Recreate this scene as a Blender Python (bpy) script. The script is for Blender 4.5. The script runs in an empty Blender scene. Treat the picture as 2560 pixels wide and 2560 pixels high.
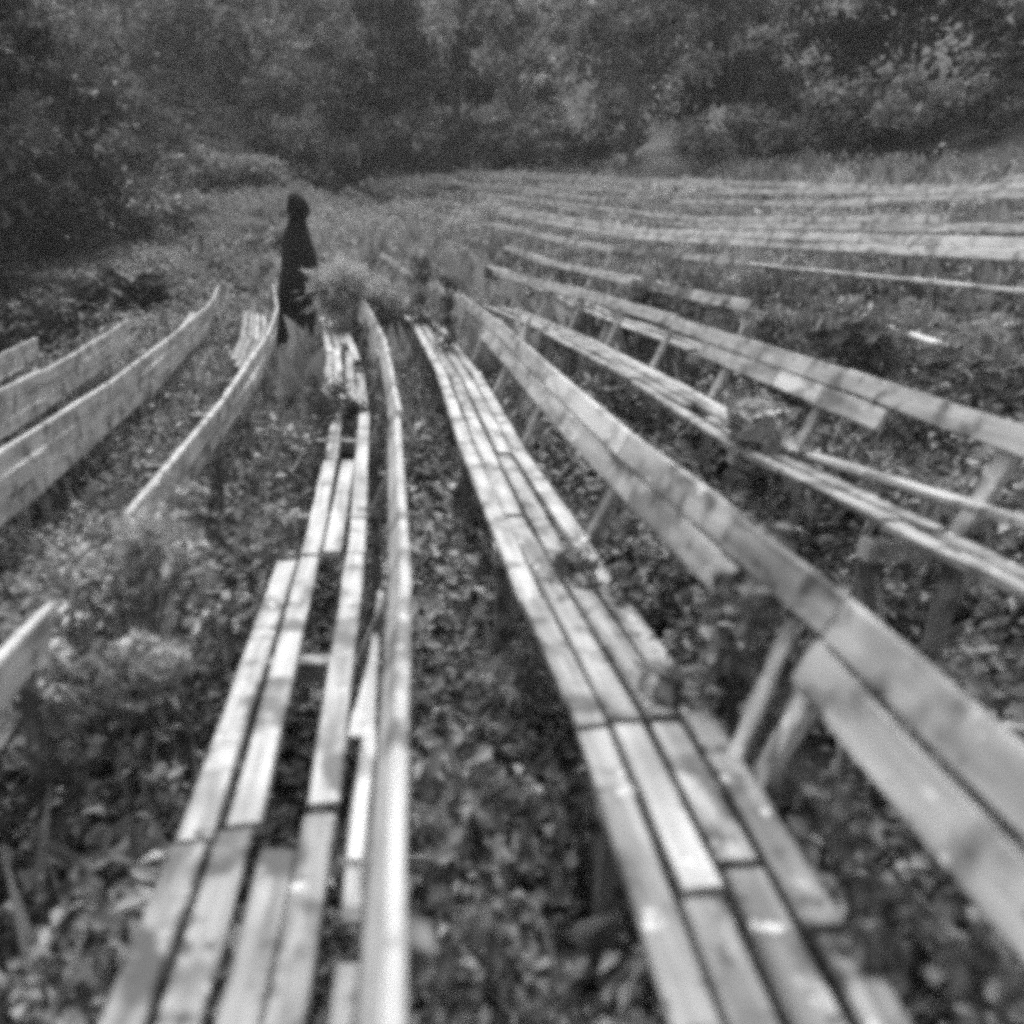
import bpy, bmesh, math, random
import numpy as np
from mathutils import Vector, Matrix

# ------------------------------------------------------------------ camera, sky, sun, exposure
scene = bpy.context.scene
PITCH, ROLL = 0.33642, -0.05220
EYE = Vector((0.0, 0.0, 1.55))
cam_data = bpy.data.cameras.new("camera")
cam = bpy.data.objects.new("camera", cam_data)
scene.collection.objects.link(cam)
scene.camera = cam
cp, sp, cr, sr_ = math.cos(PITCH), math.sin(PITCH), math.cos(ROLL), math.sin(ROLL)
right = Vector((cr, -sr_ * sp, -sr_ * cp))
up = Vector((sr_, cr * sp, cr * cp))
fwd = Vector((0, cp, -sp))
m = Matrix((right, up, -fwd)).transposed().to_4x4()
m.translation = EYE
cam.matrix_world = m
cam_data.sensor_width = 36
cam_data.lens = 36 * 2000 / 2560
cam_data.clip_start = 0.02
cam_data.clip_end = 800
cam_data.dof.use_dof = True
cam_data.dof.focus_distance = 11.0
cam_data.dof.aperture_fstop = cam_data.lens / 1000 / 0.019

world = bpy.data.worlds.new("World")
scene.world = world
world.use_nodes = True
wn, wl = world.node_tree.nodes, world.node_tree.links
bg = wn["Background"]
sky = wn.new("ShaderNodeTexSky")
sky.sky_type = 'NISHITA'
sky.sun_disc = False
SUN_EL, SUN_AZ = math.radians(55), math.radians(-5)     # azimuth measured from +Y towards +X
sky.sun_elevation = SUN_EL
sky.sun_rotation = SUN_AZ
sky.air_density = 1.0
sky.dust_density = 4.0
bw = wn.new("ShaderNodeRGBToBW")
wl.new(sky.outputs[0], bw.inputs[0])
wl.new(bw.outputs[0], bg.inputs[0])
bg.inputs[1].default_value = 0.15
sun_data = bpy.data.lights.new("sun", 'SUN')
sun_data.energy = 1.0
sun_data.angle = math.radians(18)
sun = bpy.data.objects.new("sun", sun_data)
scene.collection.objects.link(sun)
sdir = Vector((math.sin(SUN_AZ) * math.cos(SUN_EL), math.cos(SUN_AZ) * math.cos(SUN_EL), math.sin(SUN_EL)))
sun.rotation_euler = sdir.to_track_quat('Z', 'Y').to_euler()
scene.view_settings.view_transform = 'Standard'
scene.view_settings.look = 'None'
scene.view_settings.exposure = 1.25
scene.view_settings.gamma = 1
scene.cycles.max_bounces = 5
scene.cycles.diffuse_bounces = 2
scene.cycles.glossy_bounces = 2
scene.cycles.filter_width = 6.0          # soft lens: a wide pixel filter
scene.cycles.use_denoising = False       # the photograph is grainy black-and-white film
scene.cycles.use_adaptive_sampling = False

rnd = random.Random(7)
rng = np.random.default_rng(11)
COL = scene.collection

# ------------------------------------------------------------------ the bowl: arcs about one centre
CX, CY, R0, TH0 = -61.3439, -7.2316, 61.769, 0.11734482
PITCH_ROW = 0.92

def P(s, dr, z):
    """s metres along row zero from the camera, dr metres outward of it"""
    t = TH0 + s / R0
    r = R0 + dr
    return Vector((CX + r * math.cos(t), CY + r * math.sin(t), z))

RZ_U = [-60, -30, -12, -8, -5, -4, -3, -2, -1, 0, 1, 2, 3, 4, 5, 6, 7, 8, 9, 10, 12, 16, 24, 40, 70]
RZ_Z = [-1.9, -1.8, -1.5, -1.15, -.8, -.65, -.48, -.31, -.157, 0, .19, .30, .42, .64, .90, 1.12, 1.34, 1.56, 1.76, 1.95, 2.6, 4.2, 8.5, 16, 24]
def g_row(u):
    return float(np.interp(u, RZ_U, RZ_Z))
def rise(s):
    return max(0.0, s - 12) * 0.062
def ground_z(s, u):
    z = g_row(u) + rise(s)
    z += max(0.0, s - 14) * 0.10 * min(1.0, max(0.0, (4.5 - u) / 3.0)) * (1.0 if u > -5 else max(0.3, 1 + (u + 5) * .1))
    hill = max(0.0, s - 30) * 0.42 + max(0.0, -s - 25) * 0.2
    z += hill * (1 if s < 0 else min(1.0, 1.0))
    z += 0.05 * math.sin(s * 1.3 + u * 2.1) * math.sin(s * 0.37 - u * 1.7)
    return z

# ------------------------------------------------------------------ materials (all grey: the photograph is black and white)
def new_mat(name):
    mt = bpy.data.materials.new(name)
    mt.use_nodes = True
    n, l = mt.node_tree.nodes, mt.node_tree.links
    b = n["Principled BSDF"]
    b.inputs["Roughness"].default_value = 0.8
    return mt, n, l, b

def ramp(n, stops):
    r = n.new("ShaderNodeValToRGB")
    e = r.color_ramp.elements
    while len(e) < len(stops):
        e.new(0.5)
    for i, (p_, v) in enumerate(stops):
        e[i].position = p_
        e[i].color = (v, v, v, 1)
    return r

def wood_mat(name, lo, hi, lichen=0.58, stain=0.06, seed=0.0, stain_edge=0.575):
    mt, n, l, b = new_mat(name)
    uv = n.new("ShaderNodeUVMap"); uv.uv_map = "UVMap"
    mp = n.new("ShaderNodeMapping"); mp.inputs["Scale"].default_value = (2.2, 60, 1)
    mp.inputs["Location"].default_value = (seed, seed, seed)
    l.new(uv.outputs[0], mp.inputs[0])
    g = n.new("ShaderNodeTexNoise"); g.inputs["Scale"].default_value = 1.0
    g.inputs["Detail"].default_value = 6
    l.new(mp.outputs[0], g.inputs["Vector"])
    r1 = ramp(n, [(0.3, lo), (0.7, hi)])
    l.new(g.outputs[0], r1.inputs[0])
    tc = n.new("ShaderNodeTexCoord")
    def blot(scale, e0, e1, off):
        mp2 = n.new("ShaderNodeMapping"); mp2.inputs["Location"].default_value = (off, seed + off, 0)
        l.new(tc.outputs["Object"], mp2.inputs[0])
        t = n.new("ShaderNodeTexNoise"); t.inputs["Scale"].default_value = scale
        t.inputs["Detail"].default_value = 3
        l.new(mp2.outputs[0], t.inputs["Vector"])
        r = ramp(n, [(e0, 0), (e1, 1)])
        l.new(t.outputs[0], r.inputs[0])
        return r
    def mix(fac, a_, col):
        mx = n.new("ShaderNodeMix"); mx.data_type = 'RGBA'
        l.new(fac.outputs[0], mx.inputs[0])
        l.new(a_, mx.inputs[6])
        mx.inputs[7].default_value = (col, col, col, 1)
        return mx.outputs[2]
    c = mix(blot(3.5, 0.5, 0.75, 3.0), r1.outputs[0], lo * 0.62)
    st = n.new("ShaderNodeMapping"); st.inputs["Scale"].default_value = (3.0, 22, 1); st.inputs["Location"].default_value = (seed + 4, 2, 0)
    l.new(uv.outputs[0], st.inputs[0])
    sn = n.new("ShaderNodeTexNoise"); sn.inputs["Scale"].default_value = 1.0; sn.inputs["Detail"].default_value = 4
    l.new(st.outputs[0], sn.inputs["Vector"])
    sr2 = ramp(n, [(0.52, 0), (0.72, 0.8)]); l.new(sn.outputs[0], sr2.inputs[0])
    c = mix(sr2, c, lo * 0.35)
    c = mix(blot(7, 0.53, 0.64, 15.0), c, lo * 0.42)
    c = mix(blot(16, stain_edge, stain_edge + 0.07, 9.0), c, stain)
    c = mix(blot(22, 0.655, 0.72, 21.0), c, lichen)
    c = mix(blot(60, 0.68, 0.74, 33.0), c, stain)
    l.new(c, b.inputs["Base Color"])
    bm_ = n.new("ShaderNodeBump"); bm_.inputs["Strength"].default_value = 0.35
    bm_.inputs["Distance"].default_value = 0.004
    l.new(g.outputs[0], bm_.inputs["Height"])
    l.new(bm_.outputs[0], b.inputs["Normal"])
    b.inputs["Roughness"].default_value = 0.7
    return mt

def leaf_mat(name, lo, hi, gloss=0.5, trans=0.25):
    mt, n, l, b = new_mat(name)
    at = n.new("ShaderNodeAttribute"); at.attribute_name = "tone"
    r = ramp(n, [(0.0, lo), (0.75, lo + (hi - lo) * 0.45), (1.0, hi)])
    l.new(at.outputs["Fac"], r.inputs[0])
    l.new(r.outputs[0], b.inputs["Base Color"])
    b.inputs["Roughness"].default_value = gloss
    b.inputs["Specular IOR Level"].default_value = 0.35
    tr = n.new("ShaderNodeBsdfTranslucent")
    l.new(r.outputs[0], tr.inputs[0])
    mx = n.new("ShaderNodeMixShader"); mx.inputs[0].default_value = trans
    l.new(b.outputs[0], mx.inputs[1]); l.new(tr.outputs[0], mx.inputs[2])
    l.new(mx.outputs[0], n["Material Output"].inputs[0])
    return mt

def plain_mat(name, v, rough=0.85, scale=8, var=0.4):
    mt, n, l, b = new_mat(name)
    t = n.new("ShaderNodeTexNoise"); t.inputs["Scale"].default_value = scale; t.inputs["Detail"].default_value = 5
    tc = n.new("ShaderNodeTexCoord"); l.new(tc.outputs["Object"], t.inputs["Vector"])
    r = ramp(n, [(0.3, v * (1 - var)), (0.7, v * (1 + var))])
    l.new(t.outputs[0], r.inputs[0]); l.new(r.outputs[0], b.inputs["Base Color"])
    b.inputs["Roughness"].default_value = rough
    return mt

WOOD = wood_mat("weathered_wood", 0.14, 0.42)
WOOD_PALE = wood_mat("pale_wood", 0.28, 0.56, lichen=0.8, seed=5.0, stain_edge=0.66)  # paler wood; on back boards its colour makes up for weaker light
WOOD_NEW = wood_mat("pale_new_wood", 0.62, 0.7, lichen=0.85, stain=0.4, seed=8.0, stain_edge=0.7)
WOOD_BRIGHT = wood_mat("bright_wood", 0.40, 0.64, lichen=0.72, seed=17.0, stain_edge=0.68)  # paler still; brightens by colour the left rear faces that get little light
WOOD_DARK = wood_mat("dark_wood", 0.13, 0.26, lichen=0.5, seed=13.0, stain_edge=0.52)  # darkest wood: legs, some posts and odd boards
LEAF_DARK = leaf_mat("dark_leaves", 0.025, 0.16)
LEAF_MID = leaf_mat("mid_leaves", 0.022, 0.50)
LEAF_PALE = leaf_mat("pale_leaves", 0.18, 0.66)
LEAF_STRAW = leaf_mat("straw_grass", 0.26, 0.72, gloss=0.7)
LEAF_BLACK = leaf_mat("black_leaves", 0.012, 0.08)  # near-black foliage of the two dark conifers
LEAF_GREY = leaf_mat("grey_leaves", 0.16, 0.60, gloss=0.7)
BARK = plain_mat("bark", 0.15, scale=20)
CLOTH = plain_mat("black_cloth", 0.006, 0.95, scale=30)
CLOTH2 = plain_mat("black_wool", 0.010, 0.95, scale=30)
SKIN = plain_mat("skin", 0.12, 0.6, scale=30, var=0.1)
GLOVE = plain_mat("black_glove", 0.010, 0.7, scale=30)

def soil_mat():
    mt, n, l, b = new_mat("soil")
    tc = n.new("ShaderNodeTexCoord")
    t = n.new("ShaderNodeTexNoise"); t.inputs["Scale"].default_value = 5; t.inputs["Detail"].default_value = 8
    l.new(tc.outputs["Object"], t.inputs["Vector"])
    r = ramp(n, [(0.35, 0.006), (0.7, 0.045)])
    l.new(t.outputs[0], r.inputs[0]); l.new(r.outputs[0], b.inputs["Base Color"])
    bp = n.new("ShaderNodeBump"); bp.inputs["Strength"].default_value = 0.8; bp.inputs["Distance"].default_value = 0.05
    l.new(t.outputs[0], bp.inputs["Height"]); l.new(bp.outputs[0], b.inputs["Normal"])
    return mt
SOIL = soil_mat()

# ------------------------------------------------------------------ helpers
def link(name, me, mat=None, parent=None):
    o = bpy.data.objects.new(name, me)
    COL.objects.link(o)
    if mat is not None and me is not None:
        me.materials.append(mat)
    if parent is not None:
        o.parent = parent
    return o

def thing(name, label, cat, loc=(0, 0, 0), group=None):
    o = bpy.data.objects.new(name, None)
    COL.objects.link(o)
    o.location = loc
    o.empty_display_size = 0.2
    o["label"] = label
    o["category"] = cat
    if group:
        o["group"] = group
    return o

def tag(o, label, cat, group=None):
    o["label"] = label; o["category"] = cat
    if group: o["group"] = group
    return o

def child_mesh(name, verts, faces, mat, parent, smooth=False, uvs=None):
    """verts in world space; stored relative to the parent's base"""
    base = parent.location if parent is not None else Vector((0, 0, 0))
    pp = parent
    while pp is not None and pp.parent is not None:
        pp = pp.parent
    if pp is not None and pp is not parent:
        base = Vector((0, 0, 0))
        q = parent
        while q is not None:
            base = base + q.location
            q = q.parent
    me = bpy.data.meshes.new(name)
    me.from_pydata([tuple(Vector(v) - base) for v in verts], [], faces)
    if uvs is not None:
        ul = me.uv_layers.new(name="UVMap")
        vi = np.zeros(len(me.loops), dtype=np.int32)
        me.loops.foreach_get("vertex_index", vi)
        ul.data.foreach_set("uv", np.asarray(uvs, dtype=np.float32)[vi].ravel())
    if smooth:
        me.shade_smooth()
    me.update()
    return link(name, me, mat, parent)

# ------------------------------------------------------------------ terrain
def build_ground():
    ss = np.concatenate([np.arange(-45, -4, 2.0), np.arange(-4, 14, 0.25), np.arange(14, 34, 0.6), np.arange(34, 110, 3)])
    us = np.concatenate([np.arange(-52, -9, 2.0), np.arange(-9, 12, 0.25), np.arange(12, 30, 1.0), np.arange(30, 71, 3)])
    vs, fs = [], []
    for s in ss:
        for u in us:
            v = P(s, u * PITCH_ROW, 0)
            z = ground_z(s, u) + 0.02 * math.sin(7.1 * v.x + 3 * v.y) + 0.015 * math.sin(11 * v.y - 4 * v.x)
            vs.append((v.x, v.y, z))
    n = len(us)
    for i in range(len(ss) - 1):
        for j in range(n - 1):
            fs.append((i * n + j, i * n + j + 1, (i + 1) * n + j + 1, (i + 1) * n + j))
    me = bpy.data.meshes.new("ground")
    me.from_pydata(vs, [], fs)
    me.shade_smooth()
    o = link("ground", me, SOIL)
    o["kind"] = "structure"
build_ground()

# ------------------------------------------------------------------ leaf meshes
def leaf_mesh(name, c, size, nrm, tone, mat, parent=None, aspect=0.55, fold=0.25, az=None, base=(0, 0, 0)):
    """every leaf is a folded diamond of two triangles"""
    c = np.asarray(c, dtype=np.float64); N = len(c)
    size = np.broadcast_to(np.asarray(size, dtype=np.float64), (N,))
    nrm = np.asarray(nrm, dtype=np.float64)
    nrm = nrm / (np.linalg.norm(nrm, axis=1, keepdims=True) + 1e-9)
    t = rng.normal(size=(N, 3)) if az is None else np.asarray(az, dtype=np.float64)
    a = t - nrm * np.sum(t * nrm, axis=1, keepdims=True)
    a /= (np.linalg.norm(a, axis=1, keepdims=True) + 1e-9)
    b = np.cross(nrm, a)
    L = size[:, None]; W = L * aspect
    v0 = c - a * L * 0.5
    v1 = c + b * W * 0.5 - a * L * 0.05 + nrm * W * fold
    v2 = c + a * L * 0.5 - nrm * L * 0.12
    v3 = c - b * W * 0.5 - a * L * 0.05 + nrm * W * fold
    V = np.stack([v0, v1, v2, v3], axis=1).reshape(-1, 3) - np.asarray(base)
    i = np.arange(N) * 4
    F = np.stack([np.stack([i, i + 1, i + 2], 1), np.stack([i, i + 2, i + 3], 1)], 1).reshape(-1, 3)
    me = bpy.data.meshes.new(name)
    me.vertices.add(len(V)); me.vertices.foreach_set("co", V.astype(np.float32).ravel())
    me.loops.add(F.size); me.loops.foreach_set("vertex_index", F.astype(np.int32).ravel())
    me.polygons.add(len(F))
    me.polygons.foreach_set("loop_start", (np.arange(len(F)) * 3).astype(np.int32))
    me.polygons.foreach_set("loop_total", np.full(len(F), 3, dtype=np.int32))
    me.update(calc_edges=True)
    at = me.attributes.new("tone", 'FLOAT', 'FACE')
    at.data.foreach_set("value", np.repeat(tone, 2).astype(np.float32))
    me.validate()
    return link(name, me, mat, parent)

def dome_pts(n, R, H, hollow=0.55):
    """points through the outer part of a dome and outward normals"""
    d = rng.normal(size=(n, 3)); d[:, 2] = np.abs(d[:, 2]); d /= np.linalg.norm(d, axis=1, keepdims=True)
    k = (hollow + (1 - hollow) * rng.random(n))[:, None]
    p = d * k * np.array([R, R, H])
    return p, d

class Leaves:
    def __init__(self): self.c, self.s, self.n, self.t, self.a = [], [], [], [], []
    def add(self, c, s, n, t, a=None):
        self.c.append(c); self.s.append(np.broadcast_to(s, (len(c),))); self.n.append(n); self.t.append(t)
        self.a.append(rng.normal(size=(len(c), 3)) if a is None else a)
    def clump(self, centre, R, H, n, size, tone=0.5, hollow=0.5, spread=0.5):
        p, d = dome_pts(n, R, H, hollow)
        nr = d * 0.6 + np.array([0, 0, 0.6]) + rng.normal(size=(n, 3)) * spread
        self.add(p + np.asarray(centre), size * (0.6 + 0.8 * rng.random(n)), nr,
                 np.clip(tone + rng.normal(size=n) * 0.22, 0, 1))
    def ball(self, centre, R, n, size, tone=0.5, squash=0.8, spread=0.5, hollow=0.6):
        d = rng.normal(size=(n, 3)); d /= np.linalg.norm(d, axis=1, keepdims=True)
        k = (hollow + (1 - hollow) * rng.random(n)) * (1 + .22 * rng.normal(size=n))
        p = d * k[:, None] * np.array([R, R, R * squash])
        self.add(p + np.asarray(centre), size * (0.6 + 0.8 * rng.random(n)), d + np.array([0, 0, 0.4]) + rng.normal(size=(n, 3)) * spread,
                 np.clip(tone + rng.normal(size=n) * 0.2, 0, 1))
    def spiky(self, centre, R, n, ln, tone=0.5, squash=1.0):
        """needles pointing outward from a sprig"""
        d = rng.normal(size=(n, 3)); d[:, 2] = d[:, 2] * .8 + .35; d /= np.linalg.norm(d, axis=1, keepdims=True)
        p = d * np.abs(rng.normal(size=n) * .62)[:, None] * R * 1.25 * np.array([1, 1, squash])
        self.add(p + np.asarray(centre), ln * (0.6 + 0.8 * rng.random(n)), rng.normal(size=(n, 3)) + np.array([0, 0, .8]),
                 np.clip(tone + rng.normal(size=n) * 0.2, 0, 1), d + rng.normal(size=(n, 3)) * .25)
    def blades(self, centre, R, H, n, width_len):
        """upright grass blades and stalks"""
        xy = rng.normal(size=(n, 2)) * R * 0.5
        h = H * (0.5 + 0.6 * rng.random(n))
        c = np.column_stack([xy[:, 0], xy[:, 1], h * 0.5]) + np.asarray(centre)
        az = np.column_stack([rng.normal(size=n) * 0.35, rng.normal(size=n) * 0.35, np.ones(n)])
        self.add(c, h, rng.normal(size=(n, 3)) * np.array([1, 1, 0.2]), np.clip(0.5 + rng.normal(size=n) * 0.25, 0, 1), az)
    def build(self, name, mat, parent=None, aspect=0.55, base=(0, 0, 0)):
        return leaf_mesh(name, np.concatenate(self.c), np.concatenate(self.s), np.concatenate(self.n),
                         np.concatenate(self.t), mat, parent, aspect=aspect, az=np.concatenate(self.a), base=base)

def twig(verts, faces, pts, radii, sides=5):
    """tapered tube through pts, appended to verts / faces"""
    base = len(verts)
    up_ = Vector((0.13, 0.21, 1)).normalized()
    for i, p_ in enumerate(pts):
        p_ = Vector(p_)
        d = (Vector(pts[min(i + 1, len(pts) - 1)]) - Vector(pts[max(i - 1, 0)]))
        d = d.normalized() if d.length > 1e-9 else Vector((0, 0, 1))
        a = d.cross(Vector((1, 0.1, 0)) if abs(d.z) > 0.8 else up_).normalized()
        b = d.cross(a)
        for k in range(sides):
            an = 2 * math.pi * k / sides
            verts.append(p_ + (a * math.cos(an) + b * math.sin(an)) * radii[i])
    for i in range(len(pts) - 1):
        for k in range(sides):
            k2 = (k + 1) % sides
            faces.append((base + i * sides + k, base + i * sides + k2, base + (i + 1) * sides + k2, base + (i + 1) * sides + k))
    faces.append(tuple(base + k for k in range(sides))[::-1])
    faces.append(tuple(base + (len(pts) - 1) * sides + k for k in range(sides)))

# ------------------------------------------------------------------ bench rows
DR = {   # measured wander of each row's top rail (s, radius offset from row zero)
    -4: ([0], [-3.61]), -3: ([0], [-2.69]), -2: ([0, 9, 14], [-1.80, -1.84, -1.69]),
    -1: ([0, 2, 2.6, 4, 9, 12], [-0.88, -0.88, -0.945, -0.915, -0.90, -0.925]),
    0: ([0, 3, 12], [0, 0, 0]),
    1: ([-1, 1.3, 2.4, 3.6, 5.4, 8.4, 14.3], [0.765, 0.76, 0.69, 0.69, 0.75, 0.85, 0.93]),
    2: ([0, 2.5, 6, 9], [1.78, 1.79, 1.86, 1.78]),
    3: ([3, 5.4, 7.6, 11, 14], [2.72, 2.42, 2.45, 2.9, 3.1]),
    4: ([6, 9, 14], [3.9, 3.65, 3.65]), 5: ([0], [4.45]), 6: ([0], [5.35]), 7: ([0], [6.3]), 8: ([0], [7.2]),
    9: ([0], [8.15]), 10: ([0], [9.1])}
RIMZ = {-4: .13, -3: .30, -2: .47, -1: .62, 0: .784, 1: .974, 2: 1.084, 3: 1.185, 4: 1.417, 5: 1.686,
        6: 1.90, 7: 2.12, 8: 2.33, 9: 2.53, 10: 2.72}
SLD = (-.14, -.33)                 # rear edge of the seat relative to the top rail
LB = math.hypot(.14, .33)
TX, TZ = .14 / LB, .33 / LB        # unit vector up the leaning back

def row_dr(k, s):
    a, b = DR[k]
    return float(np.interp(s, a, b))

def lift(k, s, d, z):
    """the third row's seat heaves up towards its near end"""
    if k == 2 and z < -.2 and s < 3.0:
        return (3.0 - max(s, .8)) * (.065 + (.06 if d > -.29 else 0))
    return 0.0

def board(name, k, sa, sb, prof, mat, parent, jit=0.004, sag=0.0, ragged=0.0):
    """straight board along row k from sa to sb; prof = cross-section [(dr, z)] relative to the rail"""
    nseg = max(4, int((sb - sa) * 5))
    wob = [rnd.gauss(0, .0016) for _ in range(nseg + 1)]
    e0, e1_ = rnd.uniform(-.012, .012), rnd.uniform(-.012, .012)
    j = [(rnd.gauss(0, jit), rnd.gauss(0, jit)) for _ in range(2)]
    A = [P(sa, row_dr(k, sa) + d + j[0][0], RIMZ[k] + rise(sa) + z + lift(k, sa, d, z) + j[0][1]) for d, z in prof]
    B = [P(sb, row_dr(k, sb) + d + j[1][0], RIMZ[k] + rise(sb) + z + lift(k, sb, d, z) + j[1][1]) for d, z in prof]
    vs, uvs = [], []
    np_ = len(prof)
    off = rnd.random() * 20
    for i in range(nseg + 1):
        t = i / nseg
        for q in range(np_):
            v = A[q].lerp(B[q], t)
            v.z -= sag * math.sin(math.pi * t)
            v.z += wob[i] * (1 if q % 2 else -.6); v.x += wob[(i * 3 + q) % (nseg + 1)] * .9
            if i in (0, nseg):
                v += (B[q] - A[q]).normalized() * ((e0 if i == 0 else e1_) * (q / np_ - .5) * 2 + rnd.uniform(-.003, .003))
            if ragged and i in (0, nseg):
                v += (B[q] - A[q]).normalized() * rnd.uniform(-ragged, ragged)
            vs.append(v)
            uvs.append((off + sa + (sb - sa) * t, off + q / np_ * 0.3))
    fs = []
    for i in range(nseg):
        for q in range(np_):
            q2 = (q + 1) % np_
            fs.append((i * np_ + q, i * np_ + q2, (i + 1) * np_ + q2, (i + 1) * np_ + q))
    fs.append(tuple(range(np_))[::-1]); fs.append(tuple(nseg * np_ + q for q in range(np_)))
    return child_mesh(name, vs, fs, mat, parent, uvs=uvs)

def rect_prof(p0, e1, w, e2, h, ch=0.004):
    """chamfered rectangle starting at p0 with sides w along e1 and h along e2"""
    pts = [(ch, 0), (w - ch, 0), (w, ch), (w, h - ch), (w - ch, h), (ch, h), (0, h - ch), (0, ch)]
    return [(p0[0] + e1[0] * a + e2[0] * b, p0[1] + e1[1] * a + e2[1] * b) for a, b in pts]

SEAT = [rect_prof((-.437 + i * .0765, -.33 - .024), (1, 0), .0615, (0, 1), .024) for i in range(4)]
def back_prof(t0, w, th=.024, lean=1.0, low=0.0):
    tx = TX * lean; tz = math.sqrt(1 - tx * tx)
    return rect_prof((-(LB - t0) * tx, -(LB - t0) * tz - low), (tx, tz), w, (-tz, tx), th)
BACK = [back_prof(LB - .178, .084), back_prof(LB - .084, .084), back_prof(LB - .335, .108)]   # lower, upper, foot
BACK_UP = [back_prof(LB - .222, .108, lean=.12), back_prof(LB - .110, .110, lean=.12), back_prof(LB - .332, .108, lean=.12)]

def stick(name, pts_prof, mat, parent, s, k, w):
    """upright or level member lying in the row's cross-section plane, width w along the row"""
    vs = []
    for ds in (-w / 2, w / 2):
        for d, z in pts_prof:
            vs.append(P(s + ds, row_dr(k, s) + d, z))
    n = len(pts_prof)
    fs = [tuple(range(n))[::-1], tuple(range(n, 2 * n))]
    for q in range(n):
        q2 = (q + 1) % n
        fs.append((q, q2, n + q2, n + q))
    uvs = [(v.z * 1.0, (v.x + v.y) * 0.2) for v in vs]
    return child_mesh(name, vs, fs, mat, parent, uvs=uvs)

def support(k, s, t, mat):
    z = RIMZ[k] + rise(s)
    gz = ground_z(s, (row_dr(k, s) - .1) / PITCH_ROW) - .12
    sp_ = 0.045 if k <= 0 else 0.036 if s < 2 else 0.058
    # leaning post carrying the back boards, standing on the ground
    zz = z
    if k < 0:
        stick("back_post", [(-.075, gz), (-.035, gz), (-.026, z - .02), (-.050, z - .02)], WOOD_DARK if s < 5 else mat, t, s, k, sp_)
    else: stick("back_post", [(-.135, gz), (-.095, gz), (-.095, z - .36), (-.095, z - .30), (-.104 + .325 * TX, z - .335 + .325 * TZ), (-.134 + .325 * TX, z - .323 + .325 * TZ), (-.135, z - .335)][::1],
          mat, t, s, k, sp_)
    gz2 = ground_z(s, (row_dr(k, s) - .4) / PITCH_ROW) - .12
    stick("front_leg", [(-.415, gz2), (-.370, gz2), (-.370, z - .420), (-.415, z - .420)], WOOD_DARK, t, s, k, sp_)  # legs in dark wood so they stay unobtrusive
    stick("bearer", [(-.428, z - .418), (-.142, z - .418), (-.142, z - .356), (-.428, z - .356)], mat, t, s, k, sp_)

ROW_LABEL = {
    -4: "leftmost short bench row at the left edge, dark shrubs behind it",
    -3: "second curved bench row from the left edge, slatted pale backrest",
    -2: "third bench row from the left, broad pale backrest reaching towards the bushes",
    -1: "pale curved bench row with a bright top rail just left of the black cloaked figure",
    0: "long bench row running down the middle with missing seat slats and splintered rear edge",
    1: "bench row right of centre with four tight seat slats and two-board back on leaning posts",
    2: "third bench row right of the middle one, open square gaps under its two-board back",
    3: "fourth bench row right of the middle one, thin back line over small dark gaps",
    4: "fifth bench row right of the middle, sunk in pale weeds behind dark bush",
    5: "far right bench row with a bright unbroken back board above the dark bush",
    6: "far bench row just above the bright unbroken one on the right slope",
    7: "third far bench row up on the right slope, patchy and weed-grown",
    8: "second highest bench row on the right slope below the trees",
    9: "highest bench row on the right slope against the dark hedge"}

def bench_row(k, s0, s1, bay=1.15, mat=None, miss_seat=0.06, miss_back=0.04, seat=True, skip=(), phase=0.0, special=None, drop=0.004, three=False, rail=False, back_mat=None):
    base = P(s0, row_dr(k, s0) - .2, ground_z(s0, (row_dr(k, s0) - .2) / PITCH_ROW))
    t = thing("bench_row", ROW_LABEL[k], "bench", base, "curved timber bench rows of the overgrown open air theatre")
    special = special or {}
    n = int((s1 - s0) / bay)
    sup = [s0 + phase + i * bay for i in range(n + 1)]
    sup = [s for s in sup if s <= s1 + .01]
    for s in sup:
        if any(a <= s <= b for a, b in skip): continue
        support(k, s + rnd.uniform(-.03, .03) + .03, t, WOOD_PALE if k > 0 else WOOD)
    seat_z = {-1: -.03, -2: -.07, -3: -.05}.get(k, 0.0)
    lines = [("seat_slat", i, [(d, z + seat_z) for d, z in SEAT[i]]) for i in range(4)] if seat else []
    lines += [("back_board", i, (BACK_UP if k < 0 else BACK)[i]) for i in range(3 if three else 2)]
    if rail: lines = [x for x in lines if x[:2] != ("back_board", 0)]
    if k in (6, 7, 8, 9): lines = [lines[0], lines[2], lines[-2], lines[-1]]
    for nm, i, prof in lines:
        key = (nm, i)
        if key in special:
            for seg in special[key]:
                sa, sb, mt = seg[:3]
                o = board(nm, k, sa, sb, prof, mt, t, jit=drop, ragged=seg[3] if len(seg) > 3 else 0.0)
                if len(seg) > 4: o["label"] = seg[4]
            continue
        b_ = 0 if i % 2 == 0 else 1
        j = 0
        first = True
        while j < len(sup) - 1:
            step = 1 if (first and b_) else rnd.choice((1, 2, 2))
            first = False
            j2 = min(j + step, len(sup) - 1)
            sa, sb = sup[j], sup[j2]
            pm = miss_seat if nm == "seat_slat" else miss_back
            if rnd.random() > pm and not any(a <= (sa + sb) / 2 <= b for a, b in skip):
                x = rnd.random()
                mt = (back_mat if nm == "back_board" else None) or mat or (WOOD_PALE if x < (.3 if nm == "seat_slat" else .85) else WOOD_DARK if x > .95 else WOOD)  # backs mostly paler than seats, offsetting weaker light on upright faces
                board(nm, k, sa + .006, sb - .006, prof, mt, t, jit=drop)
            j = j2
    return t

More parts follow.
